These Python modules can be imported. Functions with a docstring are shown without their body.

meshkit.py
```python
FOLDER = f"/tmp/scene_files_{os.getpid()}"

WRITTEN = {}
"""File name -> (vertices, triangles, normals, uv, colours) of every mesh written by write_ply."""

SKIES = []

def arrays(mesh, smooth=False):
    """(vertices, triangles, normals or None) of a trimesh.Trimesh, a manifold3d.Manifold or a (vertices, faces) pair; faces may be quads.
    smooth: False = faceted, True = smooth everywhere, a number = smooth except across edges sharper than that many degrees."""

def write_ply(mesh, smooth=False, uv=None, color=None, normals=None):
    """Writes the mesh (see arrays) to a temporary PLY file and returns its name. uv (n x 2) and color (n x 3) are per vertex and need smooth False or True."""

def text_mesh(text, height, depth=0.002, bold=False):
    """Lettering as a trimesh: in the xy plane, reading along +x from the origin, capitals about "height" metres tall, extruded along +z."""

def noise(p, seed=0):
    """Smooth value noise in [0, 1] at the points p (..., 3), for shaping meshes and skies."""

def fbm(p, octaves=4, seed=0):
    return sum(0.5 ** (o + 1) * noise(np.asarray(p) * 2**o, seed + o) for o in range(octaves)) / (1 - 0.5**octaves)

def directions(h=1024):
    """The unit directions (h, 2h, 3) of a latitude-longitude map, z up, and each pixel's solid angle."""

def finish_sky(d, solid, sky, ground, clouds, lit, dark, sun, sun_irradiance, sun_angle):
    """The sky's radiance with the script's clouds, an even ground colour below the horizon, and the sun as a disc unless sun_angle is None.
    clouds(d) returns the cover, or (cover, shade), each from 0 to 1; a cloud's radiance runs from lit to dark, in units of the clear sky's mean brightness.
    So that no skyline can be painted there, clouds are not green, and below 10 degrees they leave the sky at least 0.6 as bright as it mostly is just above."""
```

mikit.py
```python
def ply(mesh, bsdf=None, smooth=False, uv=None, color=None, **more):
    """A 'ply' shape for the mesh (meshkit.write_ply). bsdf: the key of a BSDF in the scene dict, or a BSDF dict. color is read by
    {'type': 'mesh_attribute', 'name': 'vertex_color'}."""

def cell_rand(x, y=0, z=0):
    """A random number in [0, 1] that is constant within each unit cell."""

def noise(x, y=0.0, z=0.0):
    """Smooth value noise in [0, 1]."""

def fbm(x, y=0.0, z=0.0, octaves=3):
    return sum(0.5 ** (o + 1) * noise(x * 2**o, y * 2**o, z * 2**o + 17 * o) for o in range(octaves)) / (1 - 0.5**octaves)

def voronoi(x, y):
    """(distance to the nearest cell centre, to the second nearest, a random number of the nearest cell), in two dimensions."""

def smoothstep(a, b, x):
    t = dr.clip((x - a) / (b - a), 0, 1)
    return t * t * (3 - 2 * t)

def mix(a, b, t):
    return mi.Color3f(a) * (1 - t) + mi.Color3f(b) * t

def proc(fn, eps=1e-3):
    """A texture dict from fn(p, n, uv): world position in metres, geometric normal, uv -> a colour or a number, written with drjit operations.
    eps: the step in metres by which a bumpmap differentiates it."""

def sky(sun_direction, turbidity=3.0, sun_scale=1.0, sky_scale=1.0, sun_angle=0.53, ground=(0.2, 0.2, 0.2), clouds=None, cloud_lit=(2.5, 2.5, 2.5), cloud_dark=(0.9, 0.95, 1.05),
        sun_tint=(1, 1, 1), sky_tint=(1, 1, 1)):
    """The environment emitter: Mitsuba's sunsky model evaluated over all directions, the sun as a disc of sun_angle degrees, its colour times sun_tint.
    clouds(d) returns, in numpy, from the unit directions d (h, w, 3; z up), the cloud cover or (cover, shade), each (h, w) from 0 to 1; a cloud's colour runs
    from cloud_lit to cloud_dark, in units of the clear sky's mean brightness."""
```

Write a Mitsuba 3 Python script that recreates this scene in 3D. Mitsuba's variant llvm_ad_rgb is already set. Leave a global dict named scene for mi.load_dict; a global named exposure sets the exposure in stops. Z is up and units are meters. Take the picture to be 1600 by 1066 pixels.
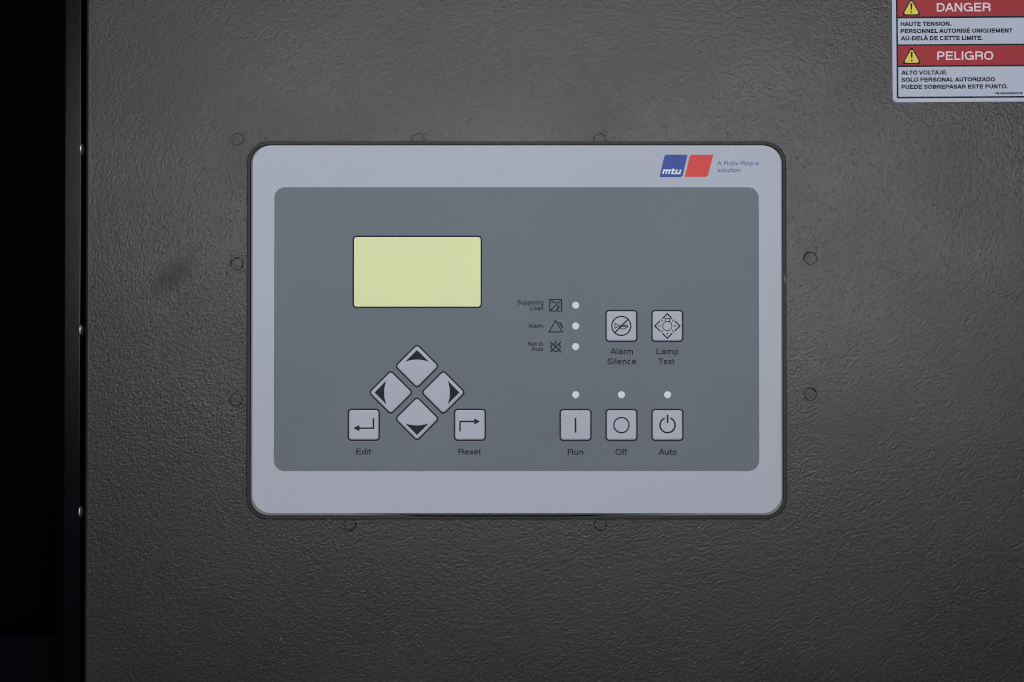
import math, numpy as np, trimesh, shapely, mitsuba as mi, drjit as dr
import mikit, meshkit
from mikit import proc, fbm, noise, smoothstep, mix, ply
from shapely.geometry import Polygon, LineString, Point, box as sbox
from shapely import affinity

T = mi.ScalarTransform4f
scene, labels = {}, {}

# ------------------------------------------------------------------ camera, light, exposure
D = 1.075                       # metres from the lens to the door
S = 0.00036                     # metres of the door per photograph pixel
TILT = math.radians(0.8)
scene['camera'] = {'type': 'perspective', 'fov': 2 * math.degrees(math.atan(800 * S / D)), 'fov_axis': 'x', 'near_clip': 0.05, 'far_clip': 50.0,
                   'to_world': T().look_at(origin=[0, -D * math.cos(TILT), -D * math.sin(TILT)], target=[0, 0, 0], up=[0, 0, 1])}
exposure = 0.0


def lamp(key, centre, target, w, h, rgb, weight=1.0):
    scene[key] = {'type': 'rectangle', 'to_world': T().look_at(origin=centre, target=target, up=[0, 0.01, 1]) @ T().scale([w / 2, h / 2, 1]),
                  'emitter': {'type': 'area', 'radiance': {'type': 'rgb', 'value': rgb}, 'sampling_weight': weight}}


lamp('soft_lamp', [0.14, -2.5, 0.29], [0.03, 0, 0.03], 1.7, 0.52, [8.9, 9.0, 9.5])
labels['soft_lamp'] = {'label': 'wide soft lamp standing well back, straight opposite the black door', 'category': 'lamp'}
lamp('overhead_lamp', [-0.1, -0.75, 0.82], [0, 0, 0.0], 0.9, 0.25, [7.4, 8.1, 9.3])
labels['overhead_lamp'] = {'label': 'long overhead lamp above and in front of the black door', 'category': 'lamp'}
lamp('floor_bounce_fill', [-0.5, -1.6, -1.3], [0, 0, 0], 1.6, 0.6, [1.5, 1.25, 0.95], 0.2)  # added fill, stands in for warm light bounced off the floor
labels['floor_bounce_fill'] = {'label': 'added weak warm fill low in front of the black door, in place of floor bounce', 'category': 'lamp'}


K = (D - 0.0023) / D            # the control panel's face stands 2.3 mm nearer to the lens than the door
MM = 0.001


def X(px, k=1.0): return (px - 800) * S * k
def Z(py, k=1.0): return (533 - py) * S * k


# ------------------------------------------------------------------ materials
def rgb(*c):
    return {'type': 'rgb', 'value': list(c)}


def mat(key, colour, rough=0.5, spec=0.5, metallic=0.0, bump=None, **more):
    b = {'type': 'principled', 'base_color': colour if isinstance(colour, dict) else rgb(*colour), 'roughness': rough, 'specular': spec, 'metallic': metallic, **more}
    if bump:
        b = {'type': 'bumpmap', 'arbitrary': proc(bump[0], eps=bump[2]), 'scale': bump[1], 'bsdf': b}
    scene[key] = b if bump else {'type': 'twosided', 'bsdf': b}


GRAIN = 0.00004               # metres


def coat_height(p, n, uv):      # wrinkled powder coat, about a millimetre from lump to lump
    x, z = p.x * 0.83 + p.z * 0.56, p.z * 0.83 - p.x * 0.56
    u, w = p.x * 0.42 - p.z * 0.91, p.z * 0.42 + p.x * 0.91
    a = noise(x * 1100, p.y * 1100, z * 1100)
    b = noise(u * 1450 + 31, p.y * 1450, w * 1450 + 7)
    pits = smoothstep(0.5, 0.8, a) + smoothstep(0.55, 0.85, b)
    return 0.5 * noise(u * 700, p.y * 700, w * 700) - pits


def stain(p, cx, cz, ax, az, ang):
    c, s = math.cos(ang), math.sin(ang)
    dx, dz = p.x - cx, p.z - cz
    u, v = (dx * c + dz * s) / ax, (-dx * s + dz * c) / az
    w = 0.5 * fbm(p.x * 160, p.y, p.z * 160)
    return 1 - smoothstep(0.15, 1.25, dr.sqrt(u * u + v * v) + w - 0.25)


def coat_colour(p, n, uv):
    f = noise(p.x * 1700 + 9, p.y * 1700, p.z * 1700 + 5)
    g = fbm(p.x * 14, p.y * 14, p.z * 14)
    v = 0.0168 * (0.40 + 0.9 * f + 0.30 * g)
    grease = dr.maximum(stain(p, -0.1915, 0.0365, 0.0185, 0.0085, 0.72), 0.6 * stain(p, 0.069, -0.109, 0.0055, 0.011, -0.3))
    v = v * (1 - 0.42 * grease)
    chip = mi.Float(0)
    for sx, sy, sr in ((440, 997.5, 1.3), (1090, 65, 0.9), (697, 206, 0.9), (1483, 331, 1.0), (300, 905, 0.8), (1330, 940, 0.9), (1012, 960, 0.8)):   # bare specks in the coat
        dx, dz = (p.x - X(sx)) / (sr * S), (p.z - Z(sy)) / (sr * S)
        chip = dr.maximum(chip, 1 - smoothstep(0.6, 1.2, dr.sqrt(dx * dx + dz * dz)))
    return mix(v * mi.Color3f(1.18, 0.985, 0.86), mi.Color3f(0.16, 0.155, 0.15), chip)


def coat_rough(p, n, uv):
    grease = stain(p, -0.1915, 0.0365, 0.0185, 0.0085, 0.72)
    return 0.325 + 0.08 * (fbm(p.x * 20, p.y, p.z * 20 + 3) - 0.5) + 0.09 * grease


mat('m_coat', proc(coat_colour), proc(coat_rough), 0.40, bump=(coat_height, GRAIN, 1.6e-4))
mat('m_coat_lumpy', scene['m_coat']['bsdf']['base_color'], scene['m_coat']['bsdf']['roughness'], 0.40)


def gasket_colour(p, n, uv):
    f = noise(p.x * 1100, p.y * 1100, p.z * 1100)
    sc = 1 - smoothstep(0.3, 1.0, dr.sqrt(dr.square((p.x - 0.1537) / 0.0022) + dr.square((p.z - 0.0350) / 0.0042)) + 0.5 * f)
    return mix(mi.Color3f(0.022, 0.0215, 0.022) * (0.7 + 0.6 * f), mi.Color3f(0.13, 0.125, 0.11), sc)


def gasket_height(p, n, uv):
    return noise(p.x * 900, p.y * 900, p.z * 900)


mat('m_gasket', proc(gasket_colour), 0.45, 0.26, bump=(gasket_height, 0.00006, 2.5e-4))


def film(r, g, b, amount=0.035):
    def fn(p, n, uv):
        v = 1 + amount * (fbm(p.x * 22, p.y, p.z * 22, 4) - 0.5) + 0.02 * (noise(p.x * 700, p.y, p.z * 700) - 0.5)
        sp = noise(p.x * 420 + 71, 0.3, p.z * 420 + 13)
        dust = smoothstep(0.955, 0.985, sp)
        dirt = mi.Float(0)
        for sx, sy, sr in ((588.6, 236.5, 1.1), (527, 345.5, 1.0), (531, 347, 0.9), (436, 742, 1.2), (957.6, 797.5, 1.2), (1101, 469.5, 0.9), (1143, 543, 0.8), (938, 477, 0.8), (1195, 415, 0.9), (1192, 419, 0.9), (1188.5, 422, 0.9)):
            dx, dz = (p.x - X(sx, K)) / (sr * S), (p.z - Z(sy, K)) / (sr * S)
            dirt = dr.maximum(dirt, 1 - smoothstep(0.5, 1.3, dr.sqrt(dx * dx + dz * dz)))
        return mi.Color3f(r, g, b) * v * (1 - 0.16 * dust) * (1 - 0.3 * dirt)
    return proc(fn)


def film_height(p, n, uv):
    return noise(p.x * 1300, p.y, p.z * 1300) + 14 * noise(p.x * 24, p.y, p.z * 24 + 4)


fb = (film_height, 0.0000045, 3e-4)
mat('m_light_film', film(0.475, 0.502, 0.556), 0.5, 0.2, bump=fb)
mat('m_grey_film', film(0.164, 0.189, 0.213, 0.10), 0.5, 0.2, bump=fb)
mat('m_key', film(0.480, 0.492, 0.548), 0.46, 0.25, bump=fb)
mat('m_ink', (0.020, 0.022, 0.030), 0.5, 0.15)
mat('m_print', (0.020, 0.021, 0.028), 0.5, 0.12)
mat('m_lens', (0.78, 0.79, 0.82), 0.5, 0.3)


def lcd(p, n, uv):
    v = 1 + 0.07 * (fbm(p.x * 28, p.y, p.z * 28) - 0.5)
    return mi.Color3f(0.79, 0.84, 0.405) * v


mat('m_lcd', proc(lcd), 0.4, 0.4)
mat('m_blue', (0.070, 0.105, 0.36), 0.5, 0.12)
mat('m_tagline', (0.10, 0.12, 0.33), 0.5, 0.12)
mat('m_red', (0.73, 0.092, 0.078), 0.5, 0.12)
mat('m_white', (0.78, 0.78, 0.80), 0.45, 0.35)
mat('m_plate', (0.15, 0.147, 0.144), 0.45, metallic=0.3)
mat('m_dark_strip', (0.008, 0.008, 0.010), 0.35, 0.4)  # black of the added strip that imitates a dark reflection
mat('m_sticker', film(0.49, 0.525, 0.60, 0.04), 0.5, 0.15)
mat('m_sticker_red', film(0.375, 0.046, 0.050, 0.10), 0.5, 0.1)
mat('m_sticker_ink', (0.016, 0.018, 0.026), 0.5, 0.12)
mat('m_sticker_letter', (0.78, 0.62, 0.66), 0.45, 0.35)
mat('m_yellow', (0.74, 0.60, 0.06), 0.45, 0.35)
mat('m_post', (0.0010, 0.0014, 0.0024), 0.17, 0.25)
mat('m_void', (0.0006, 0.0006, 0.0007), 0.8, 0.02)
mat('m_ledge', (0.0008, 0.0013, 0.0024), 0.6, 0.02)
mat('m_steel', (0.92, 0.93, 0.95), 0.45, metallic=1.0)

# ------------------------------------------------------------------ helpers
TO_WALL = np.array([[1, 0, 0, 0], [0, 0, -1, 0], [0, 1, 0, 0], [0, 0, 0, 1.0]])   # flat layout (x right, y up, z out) to the upright door


def up(mesh):
    m = mesh.copy()
    m.apply_transform(TO_WALL)
    return m


def numbered(key):
    if key not in scene: return key
    i = 1
    while f'{key}_{i:03d}' in scene: i += 1
    return f'{key}_{i:03d}'


def put(key, mesh, bsdf, smooth=False, label=None):
    key = numbered(key)
    scene[key] = ply(mesh, bsdf, smooth)
    if label: labels[key] = {'label': label}
    return key


def ring(hw, hh, r, n=10):
    out = []
    for cx, cy, a0 in ((hw - r, hh - r, 0), (-hw + r, hh - r, 90), (-hw + r, -hh + r, 180), (hw - r, -hh + r, 270)):
        for t in np.linspace(0, 90, n):
            a = math.radians(a0 + t)
            out.append((cx + r * math.cos(a), cy + r * math.sin(a)))
    return np.array(out)


def loft(rings, cap=True, hole=False):
    """rings: list of (points n x 2, height). Closed on top with a fan, open below; hole=True joins the last ring to nothing."""
    n = len(rings[0][0])
    v = np.vstack([np.column_stack([p, np.full(n, h)]) for p, h in rings])
    f, i = [], np.arange(n)
    j = (i + 1) % n
    for k in range(len(rings) - 1):
        a, b = k * n, (k + 1) * n
        f += [np.column_stack([a + i, a + j, b + j]), np.column_stack([a + i, b + j, b + i])]
    if cap:
        v = np.vstack([v, [[*rings[-1][0].mean(0), rings[-1][1]]]])
        t = (len(rings) - 1) * n
        f.append(np.column_stack([t + i, t + j, np.full(n, len(v) - 1)]))
    return trimesh.Trimesh(v, np.vstack(f), process=False)


def slab(cx, cy, hw, hh, r, h0, h1, bevel=0.0, steps=4, n=10, rot=0.0, wide=None):
    """A rounded-rectangle slab from height h0 to h1 whose upper edge is rounded over by bevel."""
    rs = [(ring(hw, hh, r, n), h0)]
    if bevel:
        for t in np.linspace(0, math.pi / 2, steps + 1):
            d = (wide or bevel) * (1 - math.cos(t))
            rs.append((ring(hw - d, hh - d, max(r - d, 1e-6), n), h1 - bevel + bevel * math.sin(t)))
    else:
        rs.append((rs[0][0], h1))
    if rot:
        c, s = math.cos(rot), math.sin(rot)
        rs = [(p @ np.array([[c, s], [-s, c]]), h) for p, h in rs]
    m = loft(rs)
    m.apply_translation([cx, cy, 0])
    return m


def flat(poly, h0, h1):
    """Print: the polygon in metres as a thin sheet from h0 to h1."""
    gs = [g for g in getattr(poly, 'geoms', [poly]) if g.area > 0]
    ms = []
    for g in gs:
        m = trimesh.creation.extrude_polygon(g, h1 - h0, engine='earcut')
        m.apply_translation([0, 0, h0])
        ms.append(m)
    return trimesh.util.concatenate(ms)


def lines(strokes, width, k=K, cap=2):
    """Strokes given in photograph pixels as one polygon in metres."""
    return shapely.union_all([LineString([(X(x, k), Z(y, k)) for x, y in s]).buffer((width + 0.25) * S / 2, cap_style=cap, join_style=2, mitre_limit=3) for s in strokes])


def poly(pts, k=K): return Polygon([(X(x, k), Z(y, k)) for x, y in pts])


def arc(cx, cy, r, a0, a1, n=40): return [(cx + r * math.cos(math.radians(a)), cy - r * math.sin(math.radians(a))) for a in np.linspace(a0, a1, n)]


# lettering drawn as strokes: a plain grotesque alphabet, cap height 1, advance widths below
ADV = dict(zip('DANGERPLIHUTSOQMVJCZBXditesunfolarmcpyg0148-. ', [722, 667, 722, 778, 667, 722, 667, 556, 278, 722, 722, 611, 667, 778, 778, 833, 667, 500, 722, 611, 667, 667,
               556, 222, 278, 556, 500, 556, 556, 278, 556, 222, 556, 333, 833, 500, 556, 500, 556, 556, 556, 556, 556, 333, 278, 278]))
XH = 0.73


def curve(cx, cy, rx, ry, a0, a1, n=28, e=2.35):
    t = np.radians(np.linspace(a0, a1, n))
    c, s = np.cos(t), np.sin(t)
    return [(cx + rx * np.sign(a) * abs(a) ** (2 / e), cy + ry * np.sign(b) * abs(b) ** (2 / e)) for a, b in zip(c, s)]


def spline(pts, n=7):
    p = np.array([pts[0], *pts, pts[-1]], float)
    out = []
    for i in range(1, len(p) - 2):
        for t in np.linspace(0, 1, n, endpoint=False):
            a, b, c, d = p[i - 1:i + 3]
            out.append(tuple(0.5 * (2 * b + (c - a) * t + (2 * a - 5 * b + 4 * c - d) * t * t + (3 * b - 3 * c + d - a) * t ** 3)))
    return out + [tuple(p[-2])]


def glyph(ch, t):
    """(strokes, advance, clip to the cap box) of one letter with stroke width t."""
    base = {'\u00c9': 'E', '\u00c0': 'A'}.get(ch, ch)
    W, a = ADV[base] / 718, t / 2
    l, r, lo, ro, m = 0.1 + a, W - 0.1 - a, 0.055 + a, W - 0.055 - a, W / 2
    x, lx, rx_ = XH, 0.08 + a, W - 0.085 - a
    ess = lambda h: spline([(lo + (ro - lo) * u, a + (h - 2 * a) * v) for u, v in ((.97, .74), (.86, .92), (.5, 1.0), (.14, .92), (.03, .75), (.16, .60), (.5, .51), (.85, .41), (1.0, .24), (.86, .07), (.5, 0), (.12, .08), (0, .28))])
    ring_ = curve(m, .5, ro - m, .5 - a, 0, 360, 60)
    small = lambda x0, x1: curve((x0 + x1) / 2, x / 2, (x1 - x0) / 2, x / 2 - a, 0, 360, 48)
    g = {
        'I': lambda: [[(m, 0), (m, 1)]], 'H': lambda: [[(l, 0), (l, 1)], [(r, 0), (r, 1)], [(l, .52), (r, .52)]],
        'E': lambda: [[(W - .06, 1 - a), (l, 1 - a), (l, a), (W - .05, a)], [(l, .52), (W - .1, .52)]], 'L': lambda: [[(l, 1), (l, a), (W - .04, a)]],
        'T': lambda: [[(.03, 1 - a), (W - .03, 1 - a)], [(m, 0), (m, 1 - a)]],
        'D': lambda: [[(l, a), (l, 1 - a), (W * .45, 1 - a)] + curve(W * .45, .5, ro - W * .45, .5 - a, 90, -90) + [(l, a), (l, .5)]],
        'O': lambda: [ring_], 'Q': lambda: [ring_, [(W * .58, .26), (W - .07, .01)]], 'C': lambda: [curve(m, .5, ro - m, .5 - a, 38, 322, 44)],
        'G': lambda: [curve(m, .5, ro - m, .5 - a, 40, 335, 46), [(W * .54, .46), (ro, .46), (ro, 0)]], 'S': lambda: [ess(1)],
        'A': lambda: [[(.02 + a * .6 - .06, -.15), (m + .02, 1.05)], [(W - .02 - a * .6 + .06, -.15), (m - .02, 1.05)], [(.2, .32), (W - .2, .32)]],
        'V': lambda: [[(.02 + a * .6 - .06, 1.15), (m + .02, -.05)], [(W - .02 - a * .6 + .06, 1.15), (m - .02, -.05)]],
        'N': lambda: [[(l, 0), (l, 1)], [(r, 0), (r, 1)], [(l - .03, 1.05), (r + .03, -.05)]],
        'M': lambda: [[(l, 0), (l, 1)], [(r, 0), (r, 1)], [(l - .01, 1.05), (m, .02)], [(r + .01, 1.05), (m, .02)]],
        'U': lambda: [[(l, 1), (l, .36)] + curve(m, .36, r - m, .36 - a, 180, 360) + [(r, 1)]],
        'J': lambda: [[(r, 1), (r, .3)] + curve((lo + r) / 2, .3, (r - lo) / 2, .3 - a, 0, -180)],
        'P': lambda: [[(l, 0), (l, 1 - a), (W * .52, 1 - a)] + curve(W * .52, (1.45 - a) / 2, ro - W * .52, (.55 - a) / 2, 90, -90) + [(l, .45)]],
        'R': lambda: [[(l, 0), (l, 1 - a), (W * .52, 1 - a)] + curve(W * .52, (1.49 - a) / 2, ro - .02 - W * .52, (.51 - a) / 2, 90, -90) + [(l, .49)],
                      [(W * .5, .49)] + spline([(W * .56, .49), (ro - .07, .42), (ro - .04, .28), (ro - .02, 0)])],
        'B': lambda: [[(l, a), (l, 1 - a), (W * .5, 1 - a)] + curve(W * .5, (1.53 - a) / 2, ro - .04 - W * .5, (.47 - a) / 2, 90, -90) + [(l, .53), (W * .5, .53)] + curve(W * .5, (.53 + a) / 2, ro - W * .5, (.53 - a) / 2, 90, -90) + [(l, a), (l, .4)]],
        'X': lambda: [[(.0, -.08), (W, 1.08)], [(.0, 1.08), (W, -.08)]], 'Z': lambda: [[(.06, 1 - a), (W - .06 - a, 1 - a), (.05 + a, a), (W - .05, a)]],
        '0': lambda: [curve(m, .5, ro - m, .5 - a, 0, 360, 48)], '1': lambda: [[(m + .04, 0), (m + .04, 1)], [(m - .2, .76), (m + .04, .92)]],
        '4': lambda: [[(W * .68, 0), (W * .68, 1), (.08, .27), (W - .05, .27)]],
        '8': lambda: [curve(m, .755, ro - .04 - m, .245 - a, 0, 360, 40), curve(m, .265, ro - m, .265 - a, 0, 360, 40)],
        '-': lambda: [[(.06, .35), (W - .06, .35)]], '.': lambda: [[(m, 0), (m, t * 1.15)]], ' ': lambda: [],
        'o': lambda: [small(lo, ro)], 'd': lambda: [small(lo, rx_), [(rx_, 0), (rx_, 1)]], 'p': lambda: [small(lx, ro), [(lx, x), (lx, -.28)]],
        'g': lambda: [small(lo, rx_), [(rx_, x), (rx_, -.06)] + curve((lo + rx_) / 2, -.06, (rx_ - lo) / 2, .24 - a, 0, -160)],
        'n': lambda: [[(lx, 0), (lx, x)], curve((lx + rx_) / 2, .42, (rx_ - lx) / 2, x - a - .42, 180, 0) + [(rx_, 0)]],
        'u': lambda: [[(rx_, 0), (rx_, x)], curve((lx + rx_) / 2, x - .42, (rx_ - lx) / 2, x - a - .42, 0, -180) + [(lx, x)]],
        'm': lambda: [[(lx, 0), (lx, x)], curve((lx + m) / 2, .42, (m - lx) / 2, x - a - .42, 180, 0) + [(m, 0)], curve((m + rx_) / 2, .42, (rx_ - m) / 2, x - a - .42, 180, 0) + [(rx_, 0)]],
        'r': lambda: [[(lx, 0), (lx, x)], curve(W - .02, .36, W - .02 - lx, x - a - .36, 180, 90)], 'e': lambda: [[(lo, x * .53), (ro, x * .53)] + curve(m, x / 2, ro - m, x / 2 - a, 8, 318, 40)],
        'c': lambda: [curve(m, x / 2, ro - m, x / 2 - a, 42, 318, 36)], 's': lambda: [ess(x)],
        'a': lambda: [spline([(lo + .02, x * .70), (lo + .07, x * .88), (m - .02, x - a), (rx_ - .07, x * .90), (rx_ - .02, x * .72)]) + [(rx_ - .02, .16)] + spline([(rx_, a + .02), (W - .0, a)]),
                      spline([(rx_ - .02, x * .60), (m, x * .53), (lo + .05, x * .42), (lo, x * .25), (lo + .08, a + .02), (m - .04, a), (rx_ - .1, .14), (rx_ - .02, .27)])],
        't': lambda: [[(m - .02, .93), (m - .02, .2)] + spline([(m - .0, a + .05), (m + .08, a), (W - .02, a)]), [(.02, x - a), (W - .02, x - a)]],
        'f': lambda: [[(m - .02, 0), (m - .02, .78)] + spline([(m + .0, .93), (m + .1, 1 - a), (W - .0, 1 - a)]), [(.02, x - a), (W - .02, x - a)]],
        'i': lambda: [[(m, 0), (m, x)], [(m, 1 - t), (m, 1)]], 'l': lambda: [[(m, 0), (m, 1)]],
        'y': lambda: [[(.03 + a * .6, x), (m + .01, .02)], [(W - .03 - a * .6, x), (m - .02, -.06)] + spline([(m - .08, -.22), (m - .16, -.27), (.08, -.26)])],
    }[base]()
    shape = shapely.union_all([LineString(s).buffer(a, cap_style=2, join_style=2, mitre_limit=2.5) for s in g]) if g else Polygon()
    if base in 'AVNMX': shape = shape.intersection(sbox(-1, 0, 9, 1))
    if ch == '\u00c9': shape = shape.union(LineString([(m - .08, 1.08), (m + .12, 1.27)]).buffer(a * .9, cap_style=2))
    if ch == '\u00c0': shape = shape.union(LineString([(m + .08, 1.08), (m - .12, 1.27)]).buffer(a * .9, cap_style=2))
    return shape, W


def text(s, x, base, width, cap, h0, h1, anchor='l', t=0.135, k=K):
    """Lettering: cap height and overall width in photograph pixels, baseline at base."""
    at, out = 0.0, []
    for ch in s:
        shape, W = glyph(ch, t)
        if not shape.is_empty: out.append(affinity.translate(shape, at, 0))
        at += W - (0.05 if t > 0.2 else 0.0)      # heavy letters are set closer
    p = shapely.union_all(out)
    lo, _, hi, _ = p.bounds
    sx = width * S * k / (hi - lo)
    x0 = {'l': x, 'r': x - width, 'c': x - width / 2}[anchor]
    p = affinity.affine_transform(p, [sx, 0, 0, cap * S * k, X(x0, k) - lo * sx, Z(base, k)]).simplify(cap * S * 0.006)
    return flat(p, h0, h1)


# ------------------------------------------------------------------ the dark opening left of the door: frame post, void, ledge, rivets
def block(x0, x1, y0, y1, z0, z1):
    b = trimesh.creation.box(extents=[x1 - x0, y1 - y0, z1 - z0])
    b.apply_translation([(x0 + x1) / 2, (y0 + y1) / 2, (z0 + z1) / 2])
    return b


PY = 0.006                       # the post's front face lies this far behind the door's face
kp = (D + PY) / D
px0, px1 = X(86, kp), X(126, kp)
TOP, BOT = 0.42, -0.42


def column(x0, x1, y0, y1, rl, rr, z0, z1, n=10):
    """An upright bar with its two front edges rounded."""
    pts = [(x0 + rl - rl * math.sin(a), y0 + rl - rl * math.cos(a)) for a in np.linspace(math.pi / 2, 0, n)]
    pts += [(x1 - rr + rr * math.sin(a), y0 + rr - rr * math.cos(a)) for a in np.linspace(0, math.pi / 2, n)]
    pts += [(x1, y1), (x0, y1)]
    m = trimesh.creation.extrude_polygon(Polygon(pts), z1 - z0, engine='earcut')
    m.apply_translation([0, 0, z0])
    return m


put('door_frame__post', column(px0, px1, PY, 0.06, 0.0058, 0.0006, BOT, TOP, 24), 'm_post', 30)
put('door_frame__back_wall', block(-0.62, px1 + 0.03, 0.30, 0.31, BOT, TOP), 'm_void')
put('door_frame__side_wall', block(-0.63, -0.62, -0.0, 0.31, BOT, TOP), 'm_void')
put('door_frame__ledge', column(-0.615, px0 - 0.0005, 0.045, 0.06, 0.002, 0.002, BOT, Z(992, 1.045)), 'm_ledge', 30)
labels['door_frame'] = {'label': 'dark steel door frame post beside the black opening at the left, with three bright rivets', 'category': 'door frame'}
for y in (233, 516, 799.5):
    dome = trimesh.creation.icosphere(subdivisions=3, radius=1.0)
    dome.apply_scale([0.0012, 0.0034, 0.0032])
    dome.apply_translation([px1 - 0.0002, PY + 0.0020, Z(y, kp)])
    put('door_frame__rivet', dome, 'm_steel', True)

# ------------------------------------------------------------------ the cabinet door: sheet with rounded left bend, flange, pressed stud marks
EDGE, R = X(132.6), 0.0018
RELIEF = 0.000095
right, hi, lo = 0.62, 0.42, -0.42
marks = [(370, 217, 9.2, 'beside the top left corner'), (653.4, 217.3, 9.2, ''), (937.3, 217.3, 9.0, ''), (369.9, 412.2, 9.4, ''), (369.2, 624.8, 9.6, ''),
         (1266.5, 403.4, 9.6, ''), (1266.4, 616.3, 9.4, ''), (546.8, 819.5, 9.0, ''), (938.0, 819.2, 8.9, '')]
sheet = sbox(EDGE + R, lo, right, hi)
rng = np.random.default_rng(4)
discs = []
for mx, my, mr, _ in marks:
    a = np.linspace(0, 2 * math.pi, 64, endpoint=False)
    wob = sum(rng.normal(0, 0.055) * np.cos(q * a + rng.uniform(0, 6.28)) for q in range(2, 11))
    wid = (0.6 if my < 300 else 1.0) * np.clip(1.2 + sum(rng.normal(0, 0.26) * np.cos(q * a + rng.uniform(0, 6.28)) for q in range(1, 9)), 0.5, 2.0)
    outer = Polygon([(X(mx) + (mr + w / 2 + t) * S * math.cos(b), Z(my) + (mr + w / 2 + t) * S * math.sin(b)) for b, t, w in zip(a, wob, wid)])
    inner = Polygon([(X(mx) + (mr - w / 2 + t) * S * math.cos(b), Z(my) + (mr - w / 2 + t) * S * math.sin(b)) for b, t, w in zip(a, wob, wid)])
    sheet = sheet.difference(outer)
    discs.append(inner)
# the sheet in view is a fine height field (the wrinkles of the coat are real relief); round the stud marks and out of the frame it is plain sheet
PITCH = 0.00046
gx0, gx1, gz0, gz1 = EDGE + R, X(1640), Z(1106), Z(-40)
nx, nz = int((gx1 - gx0) / PITCH) + 1, int((gz1 - gz0) / PITCH) + 1
gxs, gzs = np.linspace(gx0, gx1, nx), np.linspace(gz0, gz1, nz)
field = sbox(gx0, gz0, gx1, gz1)
keep = np.ones((nz - 1, nx - 1), bool)


def cells(x0, x1, z0, z1):
    """The block of grid cells that covers a rectangle, as index ranges."""
    return (int((x0 - gx0) / (gxs[1] - gxs[0])), int((x1 - gx0) / (gxs[1] - gxs[0])) + 1, int((z0 - gz0) / (gzs[1] - gzs[0])), int((z1 - gz0) / (gzs[1] - gzs[0])) + 1)


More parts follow.
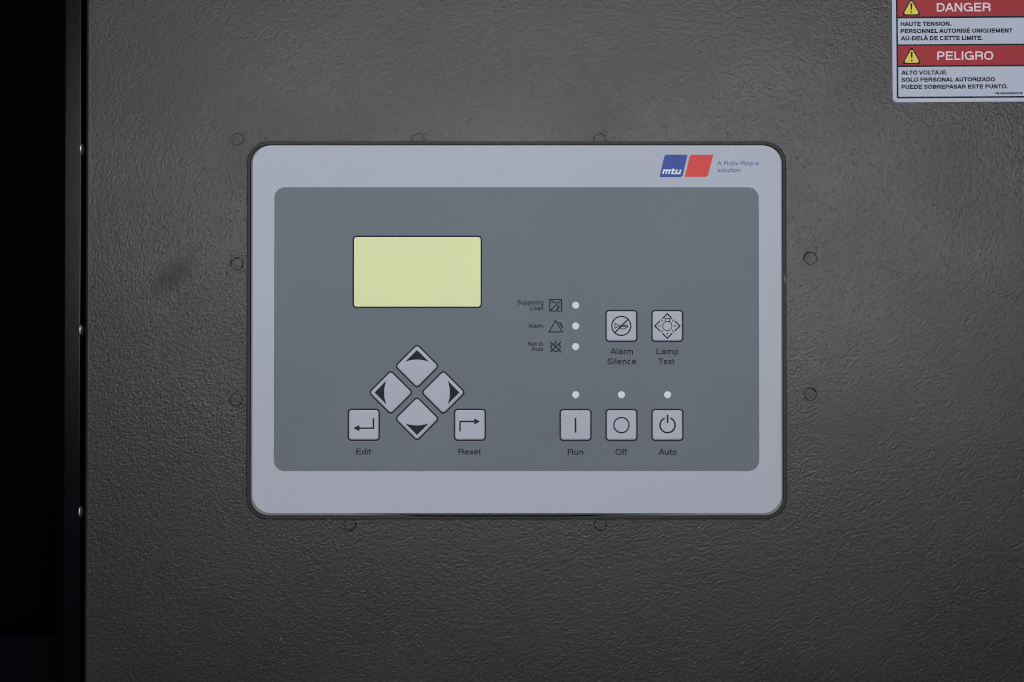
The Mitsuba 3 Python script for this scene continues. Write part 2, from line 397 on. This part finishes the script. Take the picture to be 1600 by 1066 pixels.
holes = [cells(X(400), X(1214), Z(796), Z(236))] + [cells(X(mx) - (mr + 2) * S, X(mx) + (mr + 2) * S, Z(my) - (mr + 2) * S, Z(my) + (mr + 2) * S) for mx, my, mr, _ in marks]
for i0, i1, k0, k1 in holes:
    keep[k0:k1, i0:i1] = False
patches = shapely.union_all([sbox(gxs[i0], gzs[k0], gxs[i1], gzs[k1]) for i0, i1, k0, k1 in holes[1:]])
put('cabinet_door__sheet', up(flat(sheet.difference(field).union(sheet.intersection(patches)), -0.0015, 0.0)), 'm_coat')
px_, pz_ = np.meshgrid(gxs, gzs)
px_[1:-1, 1:-1] += rng.uniform(-0.3, 0.3, px_[1:-1, 1:-1].shape) * PITCH
pz_[1:-1, 1:-1] += rng.uniform(-0.3, 0.3, pz_[1:-1, 1:-1].shape) * PITCH
xx, zz_ = px_ * 0.83 + pz_ * 0.56, pz_ * 0.83 - px_ * 0.56
uu, ww = px_ * 0.42 - pz_ * 0.91, pz_ * 0.42 + px_ * 0.91


def ramp(a, b, v):
    t = np.clip((v - a) / (b - a), 0, 1)
    return t * t * (3 - 2 * t)


# sandy grain: a random height for each grain, a few deep pits, and a slight longer unevenness
grit = rng.normal(0, 1, px_.shape)
pits = ramp(0.80, 0.97, rng.uniform(0, 1, px_.shape))
nb = meshkit.noise(np.stack([uu * 1700, ww * 1700, 0 * xx + 0.5], -1), 2)
relief = RELIEF * (0.30 * grit - 0.9 * pits - 0.3 * ramp(0.5, 0.8, nb))
fade = np.minimum(np.minimum(px_ - gx0, gx1 - px_), np.minimum(pz_ - gz0, gz1 - pz_)) / 0.001
relief = relief * np.clip(fade, 0, 1)
vid = np.arange(nx * nz).reshape(nz, nx)
kz, kx = np.nonzero(keep)
q0, q1, q2, q3 = vid[kz, kx], vid[kz, kx + 1], vid[kz + 1, kx + 1], vid[kz + 1, kx]
gv = np.column_stack([px_.ravel(), -relief.ravel(), pz_.ravel()])
gf = np.vstack([np.column_stack([q0, q1, q2]), np.column_stack([q0, q2, q3])])
scene['cabinet_door__coated_face'] = ply((gv, gf), 'm_coat_lumpy', True)
bend = [(EDGE + R - R * math.sin(t), R - R * math.cos(t)) for t in np.linspace(0, math.pi / 2, 14)] + [(EDGE, 0.030)]
bv = np.array([[x, y, z] for x, y in bend for z in (lo, hi)])
q = np.arange(len(bend) - 1) * 2
put('cabinet_door__flange', trimesh.Trimesh(bv, np.vstack([np.column_stack([q, q + 1, q + 3]), np.column_stack([q, q + 3, q + 2])]), process=False), 'm_coat', True)
put('cabinet_door__backing', block(EDGE + R, right, 0.0016, 0.003, lo, hi), 'm_void')
for d in discs:
    put('cabinet_door__stud_mark', up(flat(d, -0.0015, -0.00002)), 'm_coat')
labels['cabinet_door'] = {'label': 'large black textured powder coated cabinet door that carries the control panel and the sticker', 'category': 'door'}

# ------------------------------------------------------------------ the control panel
CP = 'control_panel__'
labels['control_panel'] = {'label': 'grey control panel with screen, eleven keys and six round lights set in the black door', 'category': 'control panel'}


def rr(x0, x1, y0, y1, k=K):
    return (X((x0 + x1) / 2, k), Z((y0 + y1) / 2, k), (x1 - x0) / 2 * S * k, (y1 - y0) / 2 * S * k)


# gasket ring: a rounded band from the door up to 1.3 mm
gx, gy, gw, gh = rr(384.6, 1229.6, 220.2, 811.8)
gr = 34 * S
band = 6.3 * S
b = 0.0006
prof = [(0.0, -0.0004), (0.0, 0.0013 - b)] + [(b * (1 - math.cos(t)), 0.0013 - b + b * math.sin(t)) for t in np.linspace(0.3, math.pi / 2, 5)]
prof += [(band - d, h) for d, h in prof[::-1]]
g = loft([(ring(gw - d, gh - d, gr - d, 16), h) for d, h in prof], cap=False)
g.apply_translation([gx, gy, 0])
put(CP + 'gasket', up(g), 'm_gasket', 40)

# backing plate and printed front film on it, which sits a little high
cx, cy, hw, hh = rr(391.7, 1223.0, 227.3, 805.6)
put(CP + 'backing_plate', up(slab(cx, cy, hw, hh, 28 * S, -0.0004, 0.0020, 0.00025, n=16)), 'm_plate', 40)
cx, cy, hw, hh = rr(394.6, 1220.6, 226.9, 801.9)
put(CP + 'front_film', up(slab(cx, cy, hw, hh, 29 * S, 0.0019, 0.0023, 0.00012, 3, n=16)), 'm_light_film', 40)
cx, cy, hw, hh = rr(428.2, 1186.0, 292.5, 736.2)
put(CP + 'printed_field', up(slab(cx, cy, hw, hh, 17 * S, 0.0022, 0.0024, n=12)), 'm_grey_film')
# black strip added as the lower edge's dark reflection, thinning out at both ends
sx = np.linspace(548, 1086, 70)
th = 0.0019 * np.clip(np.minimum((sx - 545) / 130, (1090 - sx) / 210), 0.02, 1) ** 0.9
strip_v, strip_f = [], []
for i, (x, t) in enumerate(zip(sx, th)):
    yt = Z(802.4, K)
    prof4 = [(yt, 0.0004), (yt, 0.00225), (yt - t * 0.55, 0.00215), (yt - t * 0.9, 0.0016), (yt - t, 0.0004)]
    strip_v += [(X(x, K), y, h) for y, h in prof4]
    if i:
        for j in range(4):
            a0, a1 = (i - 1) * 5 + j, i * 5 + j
            strip_f += [(a0, a1 + 1, a1), (a0, a0 + 1, a1 + 1)]
put(CP + 'dark_reflection_strip', up(trimesh.Trimesh(strip_v, strip_f, process=False)), 'm_dark_strip', True)

F = 0.0024                       # height of the printed field
P1 = F + 0.0001                  # top of print on it

# screen
cx, cy, hw, hh = rr(550.8, 753.2, 368.2, 481.6)
sc = put(CP + 'screen', up(slab(cx, cy, hw - 1.8 * S, hh - 1.8 * S, 4.2 * S, 0.0022, F + 0.00006)), 'm_lcd', label='blank yellow green display screen')
outer = Polygon(ring(hw, hh, 6 * S, 12) + [cx, cy]); inner = Polygon(ring(hw - 2.3 * S, hh - 2.3 * S, 4.2 * S, 12) + [cx, cy])
put(CP + 'screen__rim', up(flat(outer.difference(inner), 0.0022, F + 0.00022)), 'm_ink')

# keys
KT = F + 0.0005


def diamond_arrow(cx, cy, ang):
    tip, base, mid, half = -25.3, -6.8, -10.2, 18.7
    rad = (half ** 2 + (mid - base) ** 2) / (2 * abs(mid - base))
    yc = mid + rad
    a = math.asin(half / rad)
    pts = [(0, tip), (half, base)] + [(rad * math.sin(t), yc - rad * math.cos(t)) for t in np.linspace(a, -a, 21)[1:-1]] + [(-half, base)]
    c, s = math.cos(ang), math.sin(ang)
    return poly([(cx + x * c - y * s, cy + x * s + y * c) for x, y in pts])


def key(x, y, icon, label, rot=0.0, size=25.3):
    name = numbered(CP + 'key')
    hw = size * S * K
    face = slab(X(x, K), Z(y, K), hw - 2.3 * S, hw - 2.3 * S, 4.2 * S, 0.0023, KT, 0.00042, 8, 8, rot, 0.00125)
    put(name, up(face), 'm_key', 40, label)
    a, c = ring(hw, hw, 6.2 * S, 8), ring(hw - 2.4 * S, hw - 2.4 * S, 4.2 * S, 8)
    rim = affinity.translate(affinity.rotate(Polygon(a).difference(Polygon(c)), math.degrees(rot), origin=(0, 0)), X(x, K), Z(y, K))
    put(name + '__rim', up(flat(rim, 0.0023, F + 0.00013)), 'm_ink')
    put(name + '__icon', up(flat(icon, KT - 0.00005, KT + 0.00006)), 'm_print')


q45 = math.pi / 4
key(651.7, 572.4, diamond_arrow(651.7, 572.4, 0), 'upper diamond key with an up arrow', q45)
key(610.7, 613.5, diamond_arrow(610.7, 613.5, -math.pi / 2), 'left diamond key with a left arrow', q45)
key(692.7, 613.5, diamond_arrow(692.7, 613.5, math.pi / 2), 'right diamond key with a right arrow', q45)
key(651.7, 654.6, diamond_arrow(651.7, 654.6, math.pi), 'lower diamond key with a down arrow', q45)
key(568.6, 663.9, lines([[(583.8, 653.5), (583.8, 669.1), (560, 669.1)]], 2.2).union(poly([(552.3, 669.1), (561.8, 664.2), (561.8, 674.0)])), 'square Edit key with a return arrow')
key(734.3, 663.9, lines([[(718.9, 674.4), (718.9, 658.7), (742, 658.7)]], 2.2).union(poly([(750.0, 658.7), (741.0, 653.7), (741.0, 663.7)])), 'square Reset key with an arrow turning right')
key(899.3, 664.2, lines([[(899.1, 652.9), (899.1, 676.1)]], 2.4), 'square Run key with an upright bar')


def circle_line(x, y, r, w):
    return Point(X(x, K), Z(y, K)).buffer((r + w / 2) * S, 32).difference(Point(X(x, K), Z(y, K)).buffer((r - w / 2) * S, 32))


key(971.0, 664.2, circle_line(970.8, 664.4, 11.8, 2.1), 'square Off key with a circle')
key(1042.7, 664.2, lines([arc(1042.8, 664.4, 11.8, 112, 428)], 2.2).union(lines([[(1042.8, 648.0), (1042.8, 661.0)]], 2.3)), 'square Auto key with a power symbol')


def zz(pts, ox, oy, sc): return [(ox + x / sc, oy + y / sc) for x, y in pts]


h1 = zz([(262, 310), (300, 335), (372, 343), (440, 343), (440, 336), (463, 336), (463, 372), (440, 372), (440, 358), (372, 358), (300, 364), (262, 390), (262, 310)], 935, 475, 10.15)
h2 = zz([(345, 360), (354, 396), (418, 397), (434, 382), (436, 360)], 935, 475, 10.15)
horn = circle_line(970.7, 509.5, 14.8, 2.0).union(lines([h1, h2], 1.05)).union(lines([zz([(266, 452), (465, 250)], 935, 475, 10.15)], 2.0))
key(971.0, 509.6, horn, 'square Alarm Silence key with a crossed out horn')
L = lambda *p: zz(p, 935, 475, 10.15)
bulb = lines([L((1015, 237), (1092, 155), (1168, 237)), L((1015, 468), (1092, 548), (1168, 468)), L((975, 272), (893, 350), (975, 430)), L((1210, 272), (1292, 350), (1210, 430))], 1.8)
bulb = bulb.union(lines([L((1057, 285), (1057, 232), (1129, 232), (1129, 285)), L((948, 350), (990, 350)), L((1190, 350), (1238, 350)), L((1092, 450), (1092, 498)),
                         L((988, 248), (1018, 280)), L((1195, 250), (1165, 282)), L((988, 452), (1018, 422)), L((1195, 452), (1165, 420))], 1.05))
bulb = bulb.union(circle_line(1042.5, 509.7, 7.2, 1.25))
key(1042.7, 509.6, bulb, 'square Lamp Test key with a bulb in a broken diamond')

# round indicator lights
where = ['beside the Supplying Load caption', 'beside the Alarm caption', 'beside the Not In Auto caption', 'above the Run key', 'above the Off key', 'above the Auto key']
for (x, y), w in zip([(899.5, 477.2), (899.5, 509.6), (899.5, 541.8), (899.5, 617), (971, 617), (1043, 617)], where):
    circle = np.array([(math.cos(t), math.sin(t)) for t in np.linspace(0, 2 * math.pi, 40, endpoint=False)])
    r = 5.5 * S
    lens = loft([(circle * r, 0.0022), (circle * r, F + 0.0001)] + [(circle * r * math.cos(t), F + 0.0001 + 0.00009 * math.sin(t)) for t in (0.4, 0.8, 1.2)])
    lens.apply_translation([X(x, K), Z(y, K), 0])
    put(CP + 'indicator_light', up(lens), 'm_lens', 35, 'white round indicator light ' + w)

# symbols beside the upper lights
M = lambda *p: zz(p, 800, 460, 10.66)
sup = lines([M((628, 90), (825, 90), (825, 280), (628, 280), (628, 90)), M((636, 275), (820, 95))], 1.5)
tilde = M(*[(652 + 93 * t, 132 - 11 * math.sin(t * 2 * math.pi)) for t in np.linspace(0, 1, 24)])
sup = sup.union(lines([tilde], 1.5)).union(lines([M((750, 266), (764, 222), (772, 186))], 2.0)).union(lines([M((768, 190), (790, 186)), M((764, 222), (798, 222))], 1.3))
put(CP + 'symbol', up(flat(sup, F - 0.0001, P1)), 'm_print', label='square load symbol with a diagonal line')
bell = [(775, 474), (797, 478), (815, 500), (828, 530), (836, 564)]
alarm = lines([M((727, 438), (618, 628), (838, 628), (727, 438), (690, 503))], 1.5).union(lines([M(*bell)], 2.2))
put(CP + 'symbol', up(flat(alarm, F - 0.0001, P1)), 'm_print', label='triangle alarm symbol with a curved stroke')
na = lines([arc(868.2, 542.5, 7.0, 125, 415)], 1.6).union(lines([M((635, 790), (820, 968)), M((820, 790), (635, 968)), M((727, 772), (727, 850))], 1.6))
put(CP + 'symbol', up(flat(na, F - 0.0001, P1)), 'm_print', label='crossed out power symbol')

# captions
for s, x, base, w, cap, an in [('Edit', 568.4, 710.3, 23.2, 9.3, 'c'), ('Reset', 734.0, 710.4, 34.8, 9.3, 'c'), ('Run', 899.2, 710.9, 24.4, 9.5, 'c'), ('Off', 970.6, 710.9, 18.2, 9.5, 'c'),
                               ('Auto', 1042.8, 710.9, 28.4, 9.5, 'c'), ('Alarm', 971.3, 553.8, 35.6, 9.5, 'c'), ('Silence', 971.4, 569.6, 45.4, 9.6, 'c'), ('Lamp', 1042.9, 553.8, 34.6, 9.5, 'c'),
                               ('Test', 1041.2, 569.6, 24.6, 9.5, 'c'), ('Supplying', 848.8, 476.2, 40.4, 7.2, 'r'), ('Load', 848.8, 485.2, 19.8, 6.8, 'r'), ('Alarm', 848.8, 512.6, 23.4, 6.8, 'r'),
                               ('Not In', 848.8, 540.9, 23.8, 6.8, 'r'), ('Auto', 848.8, 548.7, 18.4, 6.7, 'r')]:
    put(CP + 'caption', up(text(s, x, base, w, cap, F - 0.0001, P1, an, 0.165)), 'm_print', label=f"{'small ' if cap < 8 else ''}{s} caption in dark lettering")

# emblem and tagline on the light film
E0, E1 = 0.0022, 0.0024
E = lambda *p: zz(p, 1020, 230, 8.889)


def emblem(pts, r_tl, r_br):
    p = poly(E(*pts))
    return p, r_tl, r_br


def soft_corners(pts, which, r):
    """A polygon of photograph pixels with the listed corners rounded."""
    out, n = [], len(pts)
    for i, p in enumerate(pts):
        if i not in which:
            out.append(p); continue
        p = np.array(p); a = np.array(pts[i - 1]); c = np.array(pts[(i + 1) % n])
        p0 = p + (a - p) / np.linalg.norm(a - p) * r
        p1 = p + (c - p) / np.linalg.norm(c - p) * r
        for t in np.linspace(0, 1, 8):
            out.append(tuple((1 - t) ** 2 * p0 + 2 * t * (1 - t) * p + t ** 2 * p1))
    return out


blue = soft_corners(E((168, 103), (486, 103), (412, 415), (95, 415)), (0, 2), 4.0)
red = soft_corners(E((522, 103), (846, 103), (764, 412), (448, 412)), (0, 2), 4.0)
put(CP + 'emblem', up(flat(poly(blue), E0, E1)), 'm_blue', label='blue slanted emblem block with white lower case letters')
put(CP + 'emblem_001', up(flat(poly(red), E0, E1)), 'm_red', label='plain red slanted emblem block')


def slant(x, y, base=271.9): return (x + (base - y) * 0.27, y)


def lt(*p): return [slant(x, y) for x, y in p]


w = 2.15
m_ = [lt((1036.0, 271.9), (1036.0, 265.9), (1045.2, 265.9), (1045.2, 271.9)), lt((1040.6, 265.9), (1040.6, 271.9))]
t_ = [lt((1050.0, 263.4), (1050.0, 270.9), (1054.2, 270.9)), lt((1047.6, 266.0), (1054.2, 266.0))]
u_ = [lt((1056.2, 264.9), (1056.2, 270.9), (1062.0, 270.9)), lt((1062.0, 264.9), (1062.0, 271.9))]
put(CP + 'emblem__lettering', up(flat(lines(m_ + t_ + u_, w), E1 - 0.0001, E1 + 0.0001)), 'm_white')
put(CP + 'tagline', up(text('A Rolls-Royce', 1121.0, 258.3, 65.2, 6.8, E0, E1)), 'm_tagline')
put(CP + 'tagline', up(text('solution', 1121.0, 269.0, 36.2, 6.8, E0, E1)), 'm_tagline')

# ------------------------------------------------------------------ the warning sticker
SP = 'warning_sticker__'
labels['warning_sticker'] = {'label': 'white and red danger sticker with yellow warning triangles at the upper right of the door', 'category': 'sticker'}
k1 = 1.0
ROT = math.radians(0.35)
PV = np.array([X(1400), Z(155), 0])


def stick(key_, mesh, bsdf, smooth=False, label=None):
    m = mesh.copy()
    m.apply_transform(trimesh.transformations.rotation_matrix(ROT, [0, 0, 1], PV))
    return put(SP + key_, up(m), bsdf, smooth, label)


x1, y0 = 1622, -14
cx, cy, hw, hh = rr(1395.9, x1, y0, 159.5, 1.0)
scene.pop(SP + 'film', None)
stick('film', slab(cx, cy, hw, hh, 7.5 * S, -0.0001, 0.00025, 0.0001, 3), 'm_sticker', 40)
H0, H1, H2, H3 = 0.0002, 0.00034, 0.00044, 0.00054


def rect(x0_, x1_, y0_, y1_): return sbox(X(x0_), Z(y1_), X(x1_), Z(y0_))


frame = rect(1402.2, 1612, -8, 153.4).difference(rect(1404.8, 1609.4, -5.4, 150.8))
for ya, yb in ((25.0, 27.9), (68.6, 70.9), (101.6, 104.2)):
    frame = frame.union(rect(1404, 1610, ya, yb))
stick('border', flat(frame, H0, H1), 'm_sticker_ink')
for ya, yb in ((-5.4, 25.0), (70.9, 101.6)):
    stick('red_band', flat(rect(1404.8, 1609.4, ya, yb), H0, H1), 'm_sticker_red')


def triangle(ax, ay, bx0, bx1, by, grow):
    p = Polygon([(X(ax), Z(ay)), (X(bx0), Z(by)), (X(bx1), Z(by))])
    return p.buffer(-2.2 * S, join_style=2).buffer((2.2 + grow) * S, quad_segs=6)


for dy in (-76.1, 0):
    sub = numbered(SP + 'triangle')[len(SP):]
    stick(sub, flat(affinity.translate(triangle(1426.0, 72.4, 1411.2, 1440.8, 99.4, 0.4), 0, -dy * S), H1 - 0.0001, H2), 'm_sticker_ink')
    stick(sub + '__yellow_face', flat(affinity.translate(triangle(1426.0, 75.6, 1413.9, 1438.1, 97.5, 0.2), 0, -dy * S), H2 - 0.0001, H3), 'm_yellow')
    mark = poly([(1424.3, 80.6), (1427.7, 80.6), (1426.7, 91.2), (1425.3, 91.2)], 1.0).union(Point(X(1426), Z(94.3)).buffer(1.25 * S))
    stick(sub + '__exclamation_mark', flat(affinity.translate(mark, 0, -dy * S), H3 - 0.0001, H3 + 0.0001), 'm_sticker_ink')
for s_, x_, b_, w_, c_ in [('DANGER', 1466, 17.6, 84.0, 13.4), ('PELIGRO', 1466, 93.7, 87.6, 13.4)]:
    stick('heading', text(s_, x_, b_, w_, c_, H1 - 0.0001, H2, t=0.165, k=1.0), 'm_sticker_letter')
for s_, x_, b_, w_, c_ in [('HAUTE TENSION.', 1409.2, 40.0, 79.0, 6.7), ('PERSONNEL AUTORIS\u00c9 UNIQUEMENT', 1409.2, 51.2, 175.2, 6.7), ('AU-DEL\u00c0 DE CETTE LIMITE.', 1409.2, 62.5, 128.2, 6.7),
                           ('ALTO VOLTAJE.', 1409.8, 116.4, 71.6, 6.7), ('SOLO PERSONAL AUTORIZADO', 1409.8, 127.6, 146.6, 6.7), ('PUEDE SOBREPASAR ESTE PUNTO.', 1409.8, 138.8, 166.0, 6.7),
                           ('PN X00A00400018', 1555.6, 148.2, 43.0, 3.7)]:
    stick('wording', text(s_, x_, b_, w_, c_, H0, H1, t=0.235, k=1.0), 'm_sticker_ink')
